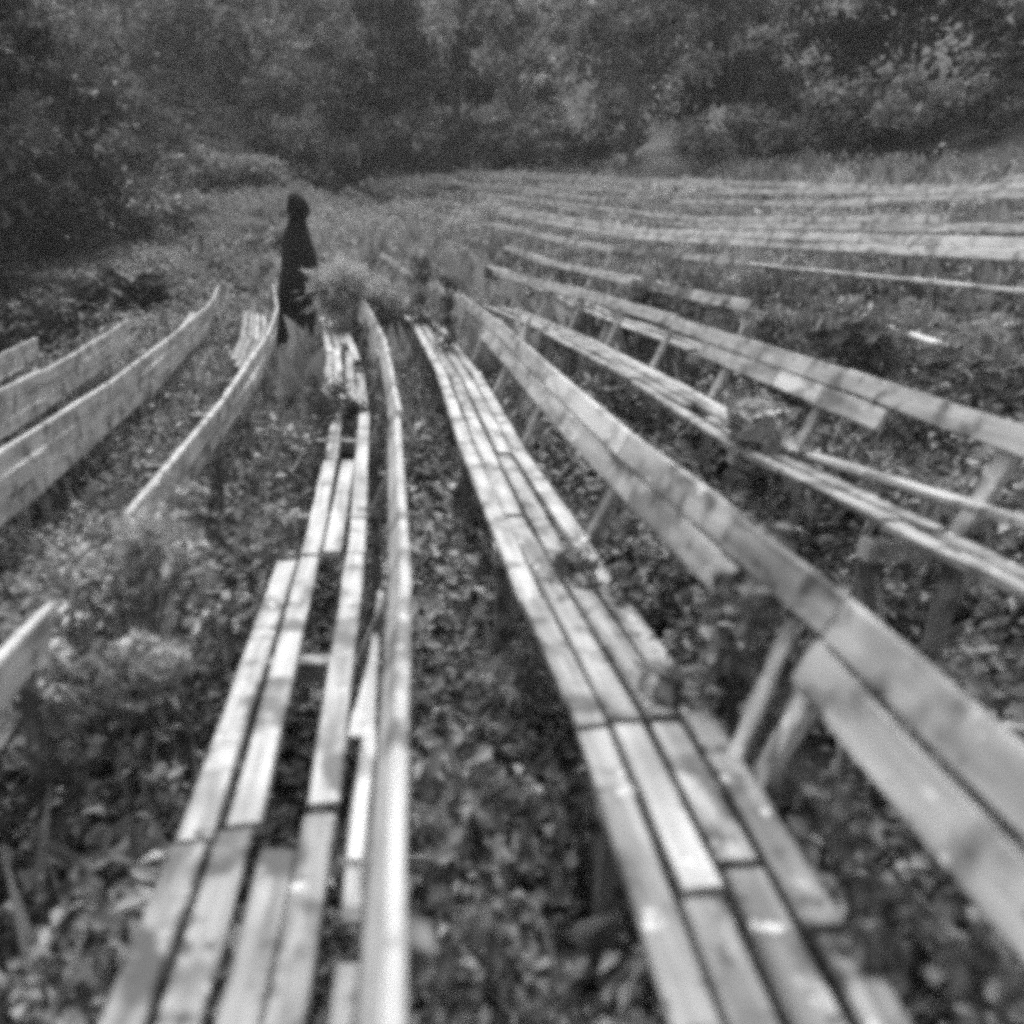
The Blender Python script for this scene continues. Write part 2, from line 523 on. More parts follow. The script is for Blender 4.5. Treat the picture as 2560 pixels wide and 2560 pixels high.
# row 0, straight under the camera: slats as the photograph shows them
A = WOOD; B_ = WOOD_PALE
bench_row(0, -0.55, 11.5, 1.2, phase=.08, special={
    ("seat_slat", 0): [(-.5, 1.25, A, .0), (1.26, 2.60, B_), (5.0, 7.4, A), (7.42, 10.3, B_)],
    ("seat_slat", 1): [(-.5, 1.28, A), (1.30, 2.63, B_), (2.65, 3.85, B_), (3.87, 5.3, A), (5.33, 7.6, B_), (7.62, 10.3, A)],
    ("seat_slat", 2): [(-.5, 1.22, A), (2.68, 3.85, B_), (5.0, 7.5, A), (8.0, 10.3, A)],
    ("seat_slat", 3): [(-.5, 1.32, A), (1.34, 2.66, B_), (2.68, 5.0, B_), (5.02, 6.4, A), (7.0, 10.3, B_)],
    ("back_board", 0): [(5.6, 7.2, A, .05), (8.0, 10.6, A)],
    ("back_board", 1): [(-.55, 1.66, WOOD_BRIGHT), (1.668, 3.42, WOOD_BRIGHT), (3.43, 5.8, WOOD_BRIGHT), (5.81, 8.2, B_), (8.21, 10.8, B_)]})
bench_row(1, -0.3, 14.6, 1.2, phase=.2, special={
    ("seat_slat", 0): [(-.3, 1.30, A), (1.32, 1.87, A), (1.89, 3.45, B_), (3.47, 5.4, B_), (5.42, 8.0, B_), (8.01, 9.8, B_)],
    ("seat_slat", 1): [(-.3, .88, A), (.90, 1.31, B_), (1.33, 2.5, A), (2.52, 4.1, B_), (4.12, 5.3, A), (5.32, 8.0, A), (8.01, 9.6, A)],
    ("seat_slat", 2): [(-.3, .93, A), (.95, 1.31, A), (1.35, 2.2, A), (2.22, 3.3, A), (3.32, 5.0, B_), (5.02, 7.4, A)],
    ("seat_slat", 3): [(-.3, .80, A), (.82, 1.38, WOOD_DARK), (1.40, 2.1, A), (2.12, 3.4, B_), (3.42, 5.4, B_), (5.42, 8.0, A), (9, 11, A)],
    ("back_board", 0): [(-.1, 1.17, B_), (1.42, 2.9, B_), (2.91, 4.7, B_), (4.71, 5.9, B_)],
    ("back_board", 1): [(-.2, 1.17, WOOD_PALE), (1.18, 1.60, A, 0, "darker back board"), (1.61, 2.33, B_), (2.34, 3.52, WOOD_NEW, 0, "bright new back board"),  # one upper board in darker wood than its neighbours
                        (3.53, 5.6, B_), (5.61, 7.6, B_), (7.61, 9.8, B_), (9.85, 12.3, B_), (12.4, 14.3, B_)]})
bench_row(2, 0.9, 10.3, 1.0, phase=.15, miss_seat=.16, miss_back=0.0, special={
    ("seat_slat", 0): [(.9, 2.0, A), (2.02, 3.0, A), (3.02, 4.6, A), (4.62, 7.0, A), (7.02, 9.4, A)],
    ("seat_slat", 1): [(.9, 1.9, A), (1.92, 3.0, A), (3.02, 3.6, A), (3.9, 5.7, A), (5.72, 8.0, A)],
    ("seat_slat", 2): [(3.5, 5.4, A), (5.42, 7.0, A), (7.1, 9.0, A)],
    ("seat_slat", 3): [(.9, 1.9, B_), (1.92, 3.0, B_), (3.02, 4.2, B_), (4.22, 6.4, B_), (6.42, 8.8, A)],
    ("back_board", 1): [(1.2, 3.0, B_), (3.01, 5.0, B_), (5.01, 7.3, B_), (7.31, 10.3, B_)],
    ("back_board", 0): [(2.65, 3.1, B_), (3.11, 3.5, WOOD_NEW, 0, "bright new lower back board"), (3.51, 4.45, B_)]})
bench_row(3, 5.2, 14.5, 1.0, miss_seat=.15, miss_back=0, rail=True)
bench_row(4, 8.0, 17.5, 1.0, miss_seat=.2, miss_back=0, rail=True)
bench_row(-1, .5, 12.8, 1.3, miss_back=0.0, miss_seat=.1, special={
    ("back_board", 0): [(3.3, 5.6, WOOD_BRIGHT, .04), (5.62, 8.2, WOOD_BRIGHT), (8.21, 10.8, WOOD_BRIGHT), (10.82, 12.4, WOOD_BRIGHT)],
    ("back_board", 1): [(.5, 1.92, WOOD_BRIGHT, .03), (2.12, 4.5, WOOD_BRIGHT, .03), (4.51, 7.1, WOOD_BRIGHT), (7.12, 9.6, WOOD_BRIGHT), (9.62, 12.6, WOOD_BRIGHT)],
    ("seat_slat", 0): [(8.2, 9.9, A), (9.92, 12.4, A)], ("seat_slat", 1): [(7.8, 9.9, A), (9.92, 12.4, A)]})
bench_row(-2, 1.8, 13.6, 1.3, back_mat=WOOD_BRIGHT, three=True, miss_back=0.0, miss_seat=.1)
bench_row(-3, 3.3, 11.9, 1.3, back_mat=WOOD_BRIGHT, three=True, miss_back=0.0, miss_seat=.1)
bench_row(-4, 5.4, 11.6, 1.3, back_mat=WOOD_BRIGHT, miss_back=0.0, miss_seat=.2)
bench_row(5, 4.0, 19, 2.0, miss_seat=.25, miss_back=.0, mat=WOOD_BRIGHT)
bench_row(6, 2.2, 25, 2.4, miss_seat=.35, miss_back=.35, mat=WOOD_PALE)
bench_row(7, 2.2, 29, 2.4, miss_seat=.35, miss_back=.35, mat=WOOD_PALE)
bench_row(8, 2.2, 29, 2.4, miss_seat=.35, miss_back=.35, mat=WOOD_PALE)
bench_row(9, 2.0, 29, 2.4, miss_seat=.2, miss_back=.15, mat=WOOD_PALE)

def short_bench(label, x, y, length, heading, seat=True):
    """a short far section of seating lying across the view"""
    z = gz_at(x, y)
    t = thing("bench_section", label, "bench", (x, y, z), "far bench sections behind the figure")
    ca, sa = math.cos(heading), math.sin(heading)
    def box(nm, x0, x1, y0, y1, z0, z1, mt):
        vs = [(x + ca * a - sa * b, y + sa * a + ca * b, z + c) for c in (z0, z1) for b in (y0, y1) for a in (x0, x1)]
        fs = [(0, 2, 3, 1), (4, 5, 7, 6), (0, 1, 5, 4), (2, 6, 7, 3), (0, 4, 6, 2), (1, 3, 7, 5)]
        return child_mesh(nm, vs, fs, mt, t, uvs=[(v[0] + v[1], v[2]) for v in vs])
    h = length / 2
    for i in range(3):
        box("seat_slat", -h, h + rnd.uniform(-.2, .1), -.22 + i * .11, -.125 + i * .11, .50, .525, WOOD_PALE)
    box("back_board", -h, h, .16, .185, .72, .86, WOOD_PALE)
    for a in (-h + .2, h - .25):
        box("leg", a, a + .05, -.2, -.15, -.1, .498, WOOD)
        box("back_post", a, a + .05, .188, .23, -.1, .84, WOOD)
def gz_at(x, y):
    a = math.atan2(y - CY, x - CX); q = math.hypot(x - CX, y - CY)
    return ground_z((a - TH0) * R0, (q - R0) / PITCH_ROW)
short_bench("pale bench end just left of the figure's hood", -6.2, 20.8, 1.1, .12)  # same pale wood as the other far sections
short_bench("long pale bench half hidden in weeds between the left bushes and the figure", -6.9, 19.5, 2.4, .2)
short_bench("low pale bench in weeds at the figure's left, nearest of the far sections", -6.2, 17.6, 1.6, .3)

# the splintered sliver hanging off the rear of row 0's seat and the doubled broken prop of row 1
def loose_board(name, label, cat, p0, p1, w, th, mat, tip=1.0):
    p0, p1 = Vector(p0), Vector(p1)
    d = (p1 - p0).normalized()
    a = d.cross(Vector((0, 0, 1))).normalized(); b = a.cross(d)
    base = (p0 + p1) / 2
    vs, uvs, fs = [], [], []
    for i in range(6):
        t = i / 5
        ww = w * (1 + (tip - 1) * t) * (1 + rnd.uniform(-.18, .18))
        for x, y in ((-1, -1), (1, -1), (1, 1), (-1, 1)):
            vs.append(p0.lerp(p1, t) + a * x * ww / 2 + b * y * th / 2 + a * rnd.uniform(-.004, .004)); uvs.append((t * 1.3, (x + y) * .1))
    for i in range(5):
        for q in range(4):
            q2 = (q + 1) % 4
            fs.append((i * 4 + q, i * 4 + q2, i * 4 + 4 + q2, i * 4 + 4 + q))
    fs += [(3, 2, 1, 0), (20, 21, 22, 23)]
    me = bpy.data.meshes.new(name)
    me.from_pydata([tuple(v - base) for v in vs], [], fs)
    ul = me.uv_layers.new(name="UVMap")
    vi = np.zeros(len(me.loops), dtype=np.int32); me.loops.foreach_get("vertex_index", vi)
    ul.data.foreach_set("uv", np.asarray(uvs, dtype=np.float32)[vi].ravel())
    o = link(name, me, mat); o.location = base
    return tag(o, label, cat)
loose_board("splintered_board", "bright splintered board lying along the gap behind the middle row's seat", "board",
            P(1.0, -.098, .50), P(2.2, -.085, .515), .034, .016, WOOD_PALE, .3)
loose_board("broken_board", "grey broken board wedged behind the nearest seat slats of the middle row", "board",
            P(-.3, -.105, .485), P(.93, -.098, .49), .045, .016, WOOD, .8)
loose_board("wood_splinter", "bright torn wood splinter over the gap beside the middle row's back", "splinter",
            P(1.50, -.112, .500), P(1.90, -.090, .512), .050, .010, WOOD_BRIGHT, .12)
loose_board("wood_splinter", "long thin pale splinter nearest the camera in the gap of the middle row", "splinter",
            P(1.12, -.098, .515), P(1.50, -.088, .52), .022, .012, WOOD_NEW, .9)
loose_board("fallen_plank", "bright fallen plank lying in the bush at the right edge", "plank",
            P(3.72, 2.70, 1.12), P(4.1, 2.66, 1.16), .07, .02, WOOD_NEW, .9)
loose_board("plank_stub", "short pale plank stub in weeds at the right edge behind the wide backrest", "plank",
            P(.95, 1.34, .62), P(1.22, 1.24, .60), .075, .03, WOOD_BRIGHT, .95)
loose_board("wooden_prop", "thicker pale prop of the leaning pair between the nearest two rows right of centre", "prop",
            P(1.20, .60, .635), P(1.33, .74, .86), .026, .02, WOOD_NEW, .9)
loose_board("wooden_prop", "thinner stick of the leaning pair between the nearest two rows right of centre", "prop",
            P(1.12, .61, .635), P(1.24, .75, .85), .013, .013, WOOD_PALE, .9)

# ------------------------------------------------------------------ ground cover
def in_bench(u):
    """fraction across a row: 0 at the rail, negative under the seat"""
    f = u - math.floor(u)
    return f > 0.5 or f < 0.06

def in_clear(v):
    return ((v.x + 2.9) / .55) ** 2 + ((v.y - 10.5) / 1.7) ** 2 < 1

def scatter_cover():
    near, far, mid, light = Leaves(), Leaves(), Leaves(), Leaves()
    cam2 = np.array([0.0, 0.0])
    n = 0
    for _ in range(19000):
        q = rnd.random()
        s = -1.0 + 19 * q ** 1.5
        u = rnd.uniform(-9, 12) if s > 5 else rnd.uniform(-5, 5)
        v = P(s, u * PITCH_ROW, 0)
        # keep to the wedge the photograph can see (with margin)
        if v.y < .1 or abs(v.x) > v.y * .85 + 1.6: continue
        d = math.hypot(v.x, v.y)
        gz = ground_z(s, u)
        # patchiness: bare dark holes between clumps
        pat = math.sin(v.x * 2.1 + 1.3 * math.sin(v.y * 1.7)) * math.sin(v.y * 1.9 + 1.1 * math.sin(v.x * 2.3))
        if in_clear(v): continue
        if d < 5 and pat < -.45 and rnd.random() < .75: continue
        under = in_bench(u) and -4 <= u <= 10
        h = rnd.uniform(.08, .20) if under else rnd.uniform(.16, .42)
        if not under and rnd.random() < .12: h += .14
        size = (.030 + .014 * rnd.random()) + .0058 * d
        R = rnd.uniform(.07, .2) + .012 * d
        if under: R *= .8
        nl = int(85 if d < 4 else 34 if d < 8 else 24)
        tone = .42 + .2 * pat + rnd.uniform(-.3, .3)
        if u > -1.5 and d > 7 and not (v.x < -5):
            far.clump((v.x, v.y, gz + .02), R * 1.1, h * .8, nl, size * 1.05, min(1, tone + .1), spread=.7)
            if rnd.random() < .3: far.blades((v.x, v.y, gz), R, h * 1.6, 9, 1)
        elif rnd.random() < (.16 if under else .26):
            light.clump((v.x, v.y, gz), R * 1.1, h * 1.15, int(nl * .9), size * 1.08, .35 + rnd.uniform(-.25, .25), spread=.7)
        elif d > 4.5:
            mid.clump((v.x, v.y, gz), R, h, nl, size, tone)
        else:
            near.clump((v.x, v.y, gz), R, h, nl, size, tone)
    o = near.build("ground_cover", LEAF_MID, aspect=.7); o["kind"] = "stuff"
    o = light.build("leafy_weeds", LEAF_PALE, aspect=.5); o["kind"] = "stuff"
    o = mid.build("undergrowth", LEAF_MID, aspect=.6); o["kind"] = "stuff"
    o = far.build("pale_weeds", LEAF_PALE, aspect=.4); o["kind"] = "stuff"
    # dry grass blades standing in the aisles
    gr = Leaves()
    for _ in range(4200):
        s = rnd.uniform(.6, 14); u = rnd.uniform(-4, 6)
        if in_bench(u): continue
        v = P(s, u * PITCH_ROW, 0)
        if v.y < .4 or abs(v.x) > v.y * .85 + 1 or in_clear(v): continue
        gr.blades((v.x, v.y, ground_z(s, u)), .12, rnd.uniform(.2, .46), 8, 1)
    o = gr.build("grass", LEAF_PALE, aspect=.07); o["kind"] = "stuff"
    # weeds over the whole right-hand slope and the far slopes
    sl = Leaves()
    for _ in range(9000):
        s = rnd.uniform(3, 36); u = rnd.uniform(-6, 13) if rnd.random() < .8 else rnd.uniform(-20, -3)
        v = P(s, u * PITCH_ROW, 0); d = v.length
        if d < 9 or in_clear(v) or v.y < 4 or abs(v.x) > v.y * .95: continue
        pat = math.sin(v.x * .9 + math.sin(v.y * .8)) * math.sin(v.y * .7 + math.sin(v.x * 1.1))
        sl.clump((v.x, v.y, ground_z(s, u)), rnd.uniform(.2, .45), rnd.uniform(.2, .62) if u > 2 else rnd.uniform(.15, .42), 26, .06 + .004 * d, .45 + .2 * pat + rnd.uniform(-.15, .15), spread=.8)
    for _ in range(9500):
        s = rnd.uniform(5, 30); k = rnd.choice((4, 5, 5, 6, 6, 7, 7, 8, 8, 9, 9, 10)); u = k + rnd.uniform(.06, .45)
        v = P(s, u * PITCH_ROW, 0)
        if v.length < 8.5: continue
        pat = math.sin(v.x * 1.3 + math.sin(v.y * 1.1)) * math.sin(v.y * .9 + math.sin(v.x * .7))
        H = rnd.uniform(.38, .80) + .26 * pat
        sl.clump((v.x, v.y, ground_z(s, u)), rnd.uniform(.15, .28), H, 20, .07 + .003 * v.length, .5 + .3 * pat + rnd.uniform(-.1, .1), spread=.8)
    o = sl.build("slope_weeds", LEAF_STRAW, aspect=.4); o["kind"] = "stuff"
scatter_cover()

# ------------------------------------------------------------------ single plants
def plant(name, label, cat, s, u, clumps, mat, leaf=.06, stems=4, aspect=.55, group=None, z=None, spiky=False):
    """clumps: [(ds, dr, z above ground, R, n, tone)]"""
    base = P(s, u * PITCH_ROW, ground_z(s, u) if z is None else z)
    t = thing(name, label, cat, base, group)
    L = Leaves()
    vs, fs = [], []
    for ds, dr, zz, R, n, tone in clumps:
        c = P(s + ds, u * PITCH_ROW + dr, base.z + zz)
        if spiky: L.spiky(c, R, n, leaf, tone)
        else: L.ball(c, R, n, leaf, tone, squash=.75, hollow=.2, spread=.8)
        mid = base.lerp(c, .5) + Vector((rnd.uniform(-.05, .05), rnd.uniform(-.05, .05), 0))
        twig(vs, fs, [base + Vector((rnd.uniform(-.03, .03), rnd.uniform(-.03, .03), -.08)), mid, c], [.008, .006, .003])
    L.build("foliage", mat, t, aspect=aspect, base=base)
    child_mesh("stem", vs, fs, BARK, t)
    return t

def rclumps(n, w, l, z0, z1, R0_, R1_, cnt, tone=.5):
    return [(rnd.uniform(-l, l), rnd.uniform(-w, w), rnd.uniform(z0, z1), rnd.uniform(R0_, R1_), cnt, tone + rnd.uniform(-.2, .2)) for _ in range(n)]

plant("leafy_bush", "pale leafy bush spilling over the bench row at the lower left edge", "bush", 2.2, -.93,
      rclumps(24, .24, .42, .25, .70, .06, .15, 80, .6) + [(rnd.uniform(-.05, .45), rnd.uniform(-.08, .16), rnd.uniform(.68, .86), rnd.uniform(.06, .12), 80, rnd.uniform(.5, .9)) for _ in range(12)], LEAF_PALE, .05, aspect=.4)
plant("conifer_shrub", "feathery conifer sapling in front of the cloaked figure's skirt", "shrub", 9.2, -.06,
      [(rnd.uniform(-.3, .3), -.30 + .78 * f + rnd.uniform(-.05, .05), zz, rnd.uniform(.10, .17), 520, rnd.uniform(.6, .95))
       for f in (0, .12, .2, .33, .45, .55, .7, .8, 1) for zz in [rnd.uniform(.2, .5), rnd.uniform(.45, .75), rnd.uniform(.62, 1.04 - .28 * f)]], LEAF_STRAW, .14, aspect=.15, spiky=True)
plant("dark_shrub", "dark shrub growing up through the missing slats of the middle bench row", "shrub", 4.7, -.35,
      rclumps(16, .15, .4, .25, .66, .09, .16, 110, .3), LEAF_MID, .06, aspect=.3)
plant("tall_sapling", "thin upright sapling between the two bench rows right of centre", "sapling", 6.4, .55,
      [(0, 0, z, .11, 70, .4) for z in (.3, .45, .6, .75, .9, 1.05)], LEAF_MID, .07, aspect=.35)
plant("young_tree", "slim leafy stem standing behind the second row right of the middle", "sapling", 8.2, .55,
      [(0, 0, z, .15, 80, .45) for z in (.4, .6, .8, 1.0, 1.15)], LEAF_MID, .08, aspect=.4)
plant("broadleaf_plant", "broad pale leaves poking over the seat of the third row right of centre", "plant", 3.15, 1.62,
      rclumps(16, .13, .18, .30, .66, .07, .12, 30, .6), LEAF_PALE, .10, aspect=.6)
plant("creeping_vine", "dark leafy vine lying across the two back boards right of centre", "vine", 1.42, .74,
      rclumps(7, .08, .10, .50, .74, .06, .10, 60, .4), LEAF_MID, .045, z=.15)
plant("nettle_patch", "weeds pushing over the outer slats of the near bench row at bottom right", "weeds", .85, .74,
      rclumps(30, .08, .55, .32, .56, .05, .09, 60, .5), LEAF_MID, .042)
plant("weed_tuft", "tuft of weeds beside the broken double prop", "weeds", 1.75, .58,
      rclumps(10, .08, .35, .32, .56, .06, .09, 60, .5), LEAF_MID, .045)
plant("dark_bush", "wide dark feathery bush on the right covering the ends of the middle rows", "bush", 5.7, 3.9,
      rclumps(60, 1.3, 2.1, .1, .52, .2, .34, 300, .45), LEAF_MID, .10, aspect=.25)
plant("spreading_bush", "grey bush at the right edge above the broken bench", "bush", 4.4, 4.3,
      rclumps(26, .8, .9, .1, .5, .16, .28, 160, .5), LEAF_GREY, .08, aspect=.4)
plant("bramble", "pale bramble mound at the right edge, below the third row's back", "bush", 2.7, 3.05,
      rclumps(22, .5, .6, .1, .45, .12, .2, 110, .5), LEAF_PALE, .06)
plant("hanging_bramble", "leaf tangle against the posts of the third row right of centre", "weeds", 4.9, 1.35,
      rclumps(8, .18, .5, .05, .3, .10, .15, 60, .3), LEAF_MID, .05)

# ------------------------------------------------------------------ bushes and trees behind
def bush(label, x, y, z, w, h, mat, n=16, cnt=150, leaf=.13, tone=.45, name="background_bush"):
    base = Vector((x, y, z))
    t = thing(name, label, "bush", base, "bushes behind the benches")
    L = Leaves(); vs, fs = [], []
    for _ in range(n):
        a = rnd.uniform(0, 6.283); rr = w * math.sqrt(rnd.random()) * .85
        zz = h * (1 - (rr / w) ** 2 * .6) * rnd.uniform(.25, 1)
        c = base + Vector((math.cos(a) * rr, math.sin(a) * rr, zz))
        L.ball(c, rnd.uniform(.28, .5) * min(1.3, w * .5), cnt, leaf, tone + rnd.uniform(-.3, .3), squash=.8, hollow=.3, spread=.6)
        twig(vs, fs, [base + Vector((0, 0, -.2)), base.lerp(c, .55) + Vector((0, 0, .15)), c], [.03, .02, .008])
    L.build("foliage", mat, t, aspect=.5, base=base)
    child_mesh("branch", vs, fs, BARK, t)

def tree(label, x, y, z, h, w, mat, n=30, cnt=170, leaf=.2, tone=.45, kind="tree", low=.15, name="broadleaf_tree", bare=0):
    base = Vector((x, y, z))
    t = thing(name, label, kind, base, "trees of the wood behind the theatre")
    vs, fs = [], []
    lean = Vector((rnd.uniform(-.06, .06), rnd.uniform(-.06, .06), 1)) * h
    pts = [base + Vector((0, 0, -.3))] + [base + lean * f + Vector((rnd.uniform(-.1, .1), rnd.uniform(-.1, .1), 0)) for f in (.2, .45, .7, .92)]
    r = .016 * h
    twig(vs, fs, pts, [r, r * .8, r * .55, r * .35, r * .1], 8)
    L = Leaves()
    for i in range(n):
        f = low + (1 - low) * rnd.random()
        a = rnd.uniform(0, 6.283)
        prof = math.sin(math.pi * min(1, (f * .85 + .15))) ** .7
        rr = w * prof * rnd.uniform(.25, 1)
        c = base + lean * f + Vector((math.cos(a) * rr, math.sin(a) * rr, 0))
        st = base + lean * max(.1, f - .22)
        twig(vs, fs, [st, st.lerp(c, .5) + Vector((0, 0, .12)), c], [r * .3, r * .2, r * .06], 5)
        L.ball(c, rnd.uniform(.4, .8) * w * .42, cnt, leaf, tone + rnd.uniform(-.32, .32), squash=.7, hollow=.3, spread=.6)
    for i in range(bare):
        a = rnd.uniform(0, 6.283); st = base + lean * rnd.uniform(.1, .8)
        e = st + Vector((math.cos(a), math.sin(a), rnd.uniform(-.1, .5))) * w * rnd.uniform(.8, 1.5)
        twig(vs, fs, [st, st.lerp(e, .5) + Vector((rnd.uniform(-.2, .2), 0, rnd.uniform(-.1, .3))), e], [.04, .025, .008], 5)
    child_mesh("trunk", vs, fs, BARK, t)
    L.build("crown", mat, t, aspect=.5, base=base)

def at_world(x, y):
    """(s, u) of a world point"""
    a = math.atan2(y - CY, x - CX); r = math.hypot(x - CX, y - CY)
    return (a - TH0) * R0, (r - R0) / PITCH_ROW
def gz_at(x, y):
    return ground_z(*at_world(x, y))

for lab, x, y, w, h, mat, tone in [
    ("black low bush at the left edge behind the leftmost bench ends", -7.6, 12.2, 1.5, .95, LEAF_DARK, .3),
    ("dark bush left of the bench ends with a pale leafy top", -7.2, 14.6, 1.3, .8, LEAF_DARK, .4),
    ("tall dark bush at the far left edge above the leftmost row", -9.6, 14.2, 1.8, 2.1, LEAF_DARK, .4),
    ("mid grey bush left of the figure at head height", -9.5, 20.0, 2.0, 1.4, LEAF_MID, .4),
    ("wide dark bush directly behind the hooded figure's head", -8.0, 31.0, 2.6, 2.2, LEAF_MID, .35),
    ("dark spreading bush right of the figure's head at the foot of the wood", -2.5, 32.0, 2.8, 1.8, LEAF_MID, .3),
    ("dark bush where the right slope meets the centre of the wood", 2.0, 30.5, 2.6, 1.6, LEAF_MID, .3),
    ("grey bush above the middle of the right slope", 6.0, 24.0, 2.4, 1.5, LEAF_GREY, .45),
    ("pale mottled bush high on the right slope", 9.0, 20.5, 2.1, 1.4, LEAF_GREY, .5),
    ("grey bush at the right edge above the highest bench row", 11.5, 17.0, 2.2, 1.5, LEAF_GREY, .4),
    ("long low grey bush on the bank at the foot of the wood, upper right", 13.5, 21.5, 2.8, 1.6, LEAF_DARK, .45),
    ("pale bush in the gap between right slope and dark conifer", 8.2, 23.0, 2.2, 1.5, LEAF_GREY, .55),
    ("dark bush behind the highest bench row near the right edge", 15.0, 18.5, 2.6, 1.8, LEAF_DARK, .5),
    ("mottled bush at the foot of the palest tree", .2, 32.5, 2.2, 1.8, LEAF_GREY, .4),
    ("low grey bush under the tree straight above the figure", -5.0, 34.0, 2.6, 2.2, LEAF_GREY, .35),
    ("grey bush under the mottled tree left of the figure", -12.5, 27.0, 2.8, 2.4, LEAF_GREY, .4),
    ("pale low bush at the top of the clearing left of the hood", -9.0, 26.0, 2.2, 1.0, LEAF_GREY, .6),
    ("low mottled bush on the clearing's upper edge right of the hood", -4.5, 27.5, 2.0, .9, LEAF_GREY, .5),
    ("low grey bush where the far rows fade out at centre", -1.5, 28.0, 1.8, .8, LEAF_GREY, .55),
    ("dark scrubby bush in the clearing above the leftmost bushes", -11.5, 21.5, 2.2, 1.5, LEAF_DARK, .5),
    ("small weed bush on the left weedy bank between bush and figure", -5.2, 18.5, 1.0, .45, LEAF_PALE, .5),
]:
    bush(lab, x, y, gz_at(x, y) - .1, w, h, mat, tone=tone, n=int(10 + w * 6), leaf=.14 + .003 * y)

for lab, x, y, h, w, mat, tone, nm in [
    ("dark tree with bare forked branches at the left edge", -11.0, 17.0, 7.5, 2.6, LEAF_DARK, .35, "broadleaf_tree"),
    ("dense grey tree in the upper left corner", -15.5, 27.0, 9.0, 3.4, LEAF_GREY, .55, "broadleaf_tree"),
    ("mottled grey tree above and left of the figure", -10.5, 33.0, 10.5, 3.6, LEAF_GREY, .5, "broadleaf_tree"),
    ("darker tree straight above the figure", -6.0, 36.0, 11.5, 3.2, LEAF_MID, .4, "broadleaf_tree"),
    ("dark narrow tree left of the pale one at top centre", -3.0, 35.0, 11.0, 2.2, LEAF_MID, .3, "broadleaf_tree"),
    ("palest tree of the wood at top centre", -.6, 34.5, 11.5, 2.6, LEAF_STRAW, .75, "broadleaf_tree"),
    ("patchy tree with dark hollows right of the pale one", 3.2, 28.0, 9.5, 2.4, LEAF_GREY, .35, "broadleaf_tree"),
    ("grey rounded tree at top right of centre", 6.3, 27.5, 10.0, 2.6, LEAF_GREY, .5, "broadleaf_tree"),
    ("dark conifer with drooping boughs at upper right", 9.8, 24.0, 9.5, 2.8, LEAF_BLACK, .5, "conifer_tree"),
    ("near black tree filling the upper right corner", 13.5, 20.5, 9.0, 3.2, LEAF_BLACK, .4, "conifer_tree"),
]:
    tree(lab, x, y, gz_at(x, y) - .1, h, w, mat, tone=tone, n=44 if w > 2.5 else 36, cnt=170, leaf=.19 + .004 * y,
         low=.08, name=nm, bare=9 if "bare" in lab else 3, kind="tree")

# the wood behind, one mass of foliage on the hillside
def wood():
    for nm, mat, n, rngs in (("distant_wood", LEAF_GREY, 1000, (-1, 1)),):
        L = Leaves()
        for _ in range(n):
            s = rnd.uniform(22, 60); u = rnd.uniform(-32, 34)
            if s < 34 and u >= 13: continue
            if s < 34: s += 14
            v = P(s, u * PITCH_ROW, 0)
            if v.y < 14 or abs(v.x) > v.y * .95 + 4: continue
            L.ball((v.x, v.y, ground_z(s, u) + rnd.uniform(.4, 3.2)), rnd.uniform(.7, 1.7), 110, .34, .42 + rnd.uniform(-.3, .3), squash=.8, hollow=.2, spread=.7)
        Ld = L; L2 = Leaves()
        for _ in range(260):      # right-hand hillside
            s = rnd.uniform(2, 34); u = rnd.uniform(13, 34)
            v = P(s, u * PITCH_ROW, 0)
            if v.y < 5: continue
            L2.ball((v.x, v.y, ground_z(s, u) + rnd.uniform(.3, 2.4)), rnd.uniform(.6, 1.4), 120, .26, .25 + rnd.uniform(-.2, .2), squash=.8, hollow=.2, spread=.7)
        o = L.build(nm, mat, aspect=.5)
        o["kind"] = "stuff"
        o = L2.build("hillside_thicket", LEAF_DARK, aspect=.5)
        o["kind"] = "stuff"
wood()

# ------------------------------------------------------------------ the cloaked figure
def loft(name, rings, mat, parent, n=40, cap=True, folds=0, fold_amp=0.0, solid=0.0, phase=0.0):
    """rings: (z, cx, cy, rx, ry, foldscale); local coordinates of the parent"""
    vs, fs = [], []
    for z, x, y, rx, ry, fk in rings:
        for i in range(n):
            a = 2 * math.pi * i / n
            k = 1 + fold_amp * fk * (math.sin(folds * a + phase) * .6 + math.sin((folds * 2 + 1) * a + 1 + z * 2) * .4) if folds else 1
            vs.append((x + math.cos(a) * rx * k, y + math.sin(a) * ry * k, z))
    for j in range(len(rings) - 1):
        for i in range(n):
            i2 = (i + 1) % n
            fs.append((j * n + i, j * n + i2, (j + 1) * n + i2, (j + 1) * n + i))
    if cap:
        fs.append(tuple(range(n))[::-1]); fs.append(tuple((len(rings) - 1) * n + i for i in range(n)))
    me = bpy.data.meshes.new(name)
    me.from_pydata(vs, [], fs)
    me.shade_smooth()
    o = link(name, me, mat, parent)
    sub = o.modifiers.new("sub", 'SUBSURF'); sub.levels = 1; sub.render_levels = 1
    if solid:
        so = o.modifiers.new("thick", 'SOLIDIFY'); so.thickness = solid
    return o

def skin_body(name, joints, edges, mat, parent, root=0):
    me = bpy.data.meshes.new(name)
    me.from_pydata([j[:3] for j in joints], edges, [])
    o = link(name, me, mat, parent)
    sk = o.modifiers.new("skin", 'SKIN')
    sk.use_smooth_shade = True
    if not me.skin_vertices:
        bm = bmesh.new(); bm.from_mesh(me); bm.verts.layers.skin.verify(); bm.to_mesh(me); bm.free()
    for i, j in enumerate(joints):
        r = j[3]
        me.skin_vertices[0].data[i].radius = (r, r) if not isinstance(r, tuple) else r
        me.skin_vertices[0].data[i].use_root = (i == root)
    sb = o.modifiers.new("sub", 'SUBSURF'); sb.levels = 2; sb.render_levels = 2
    return o

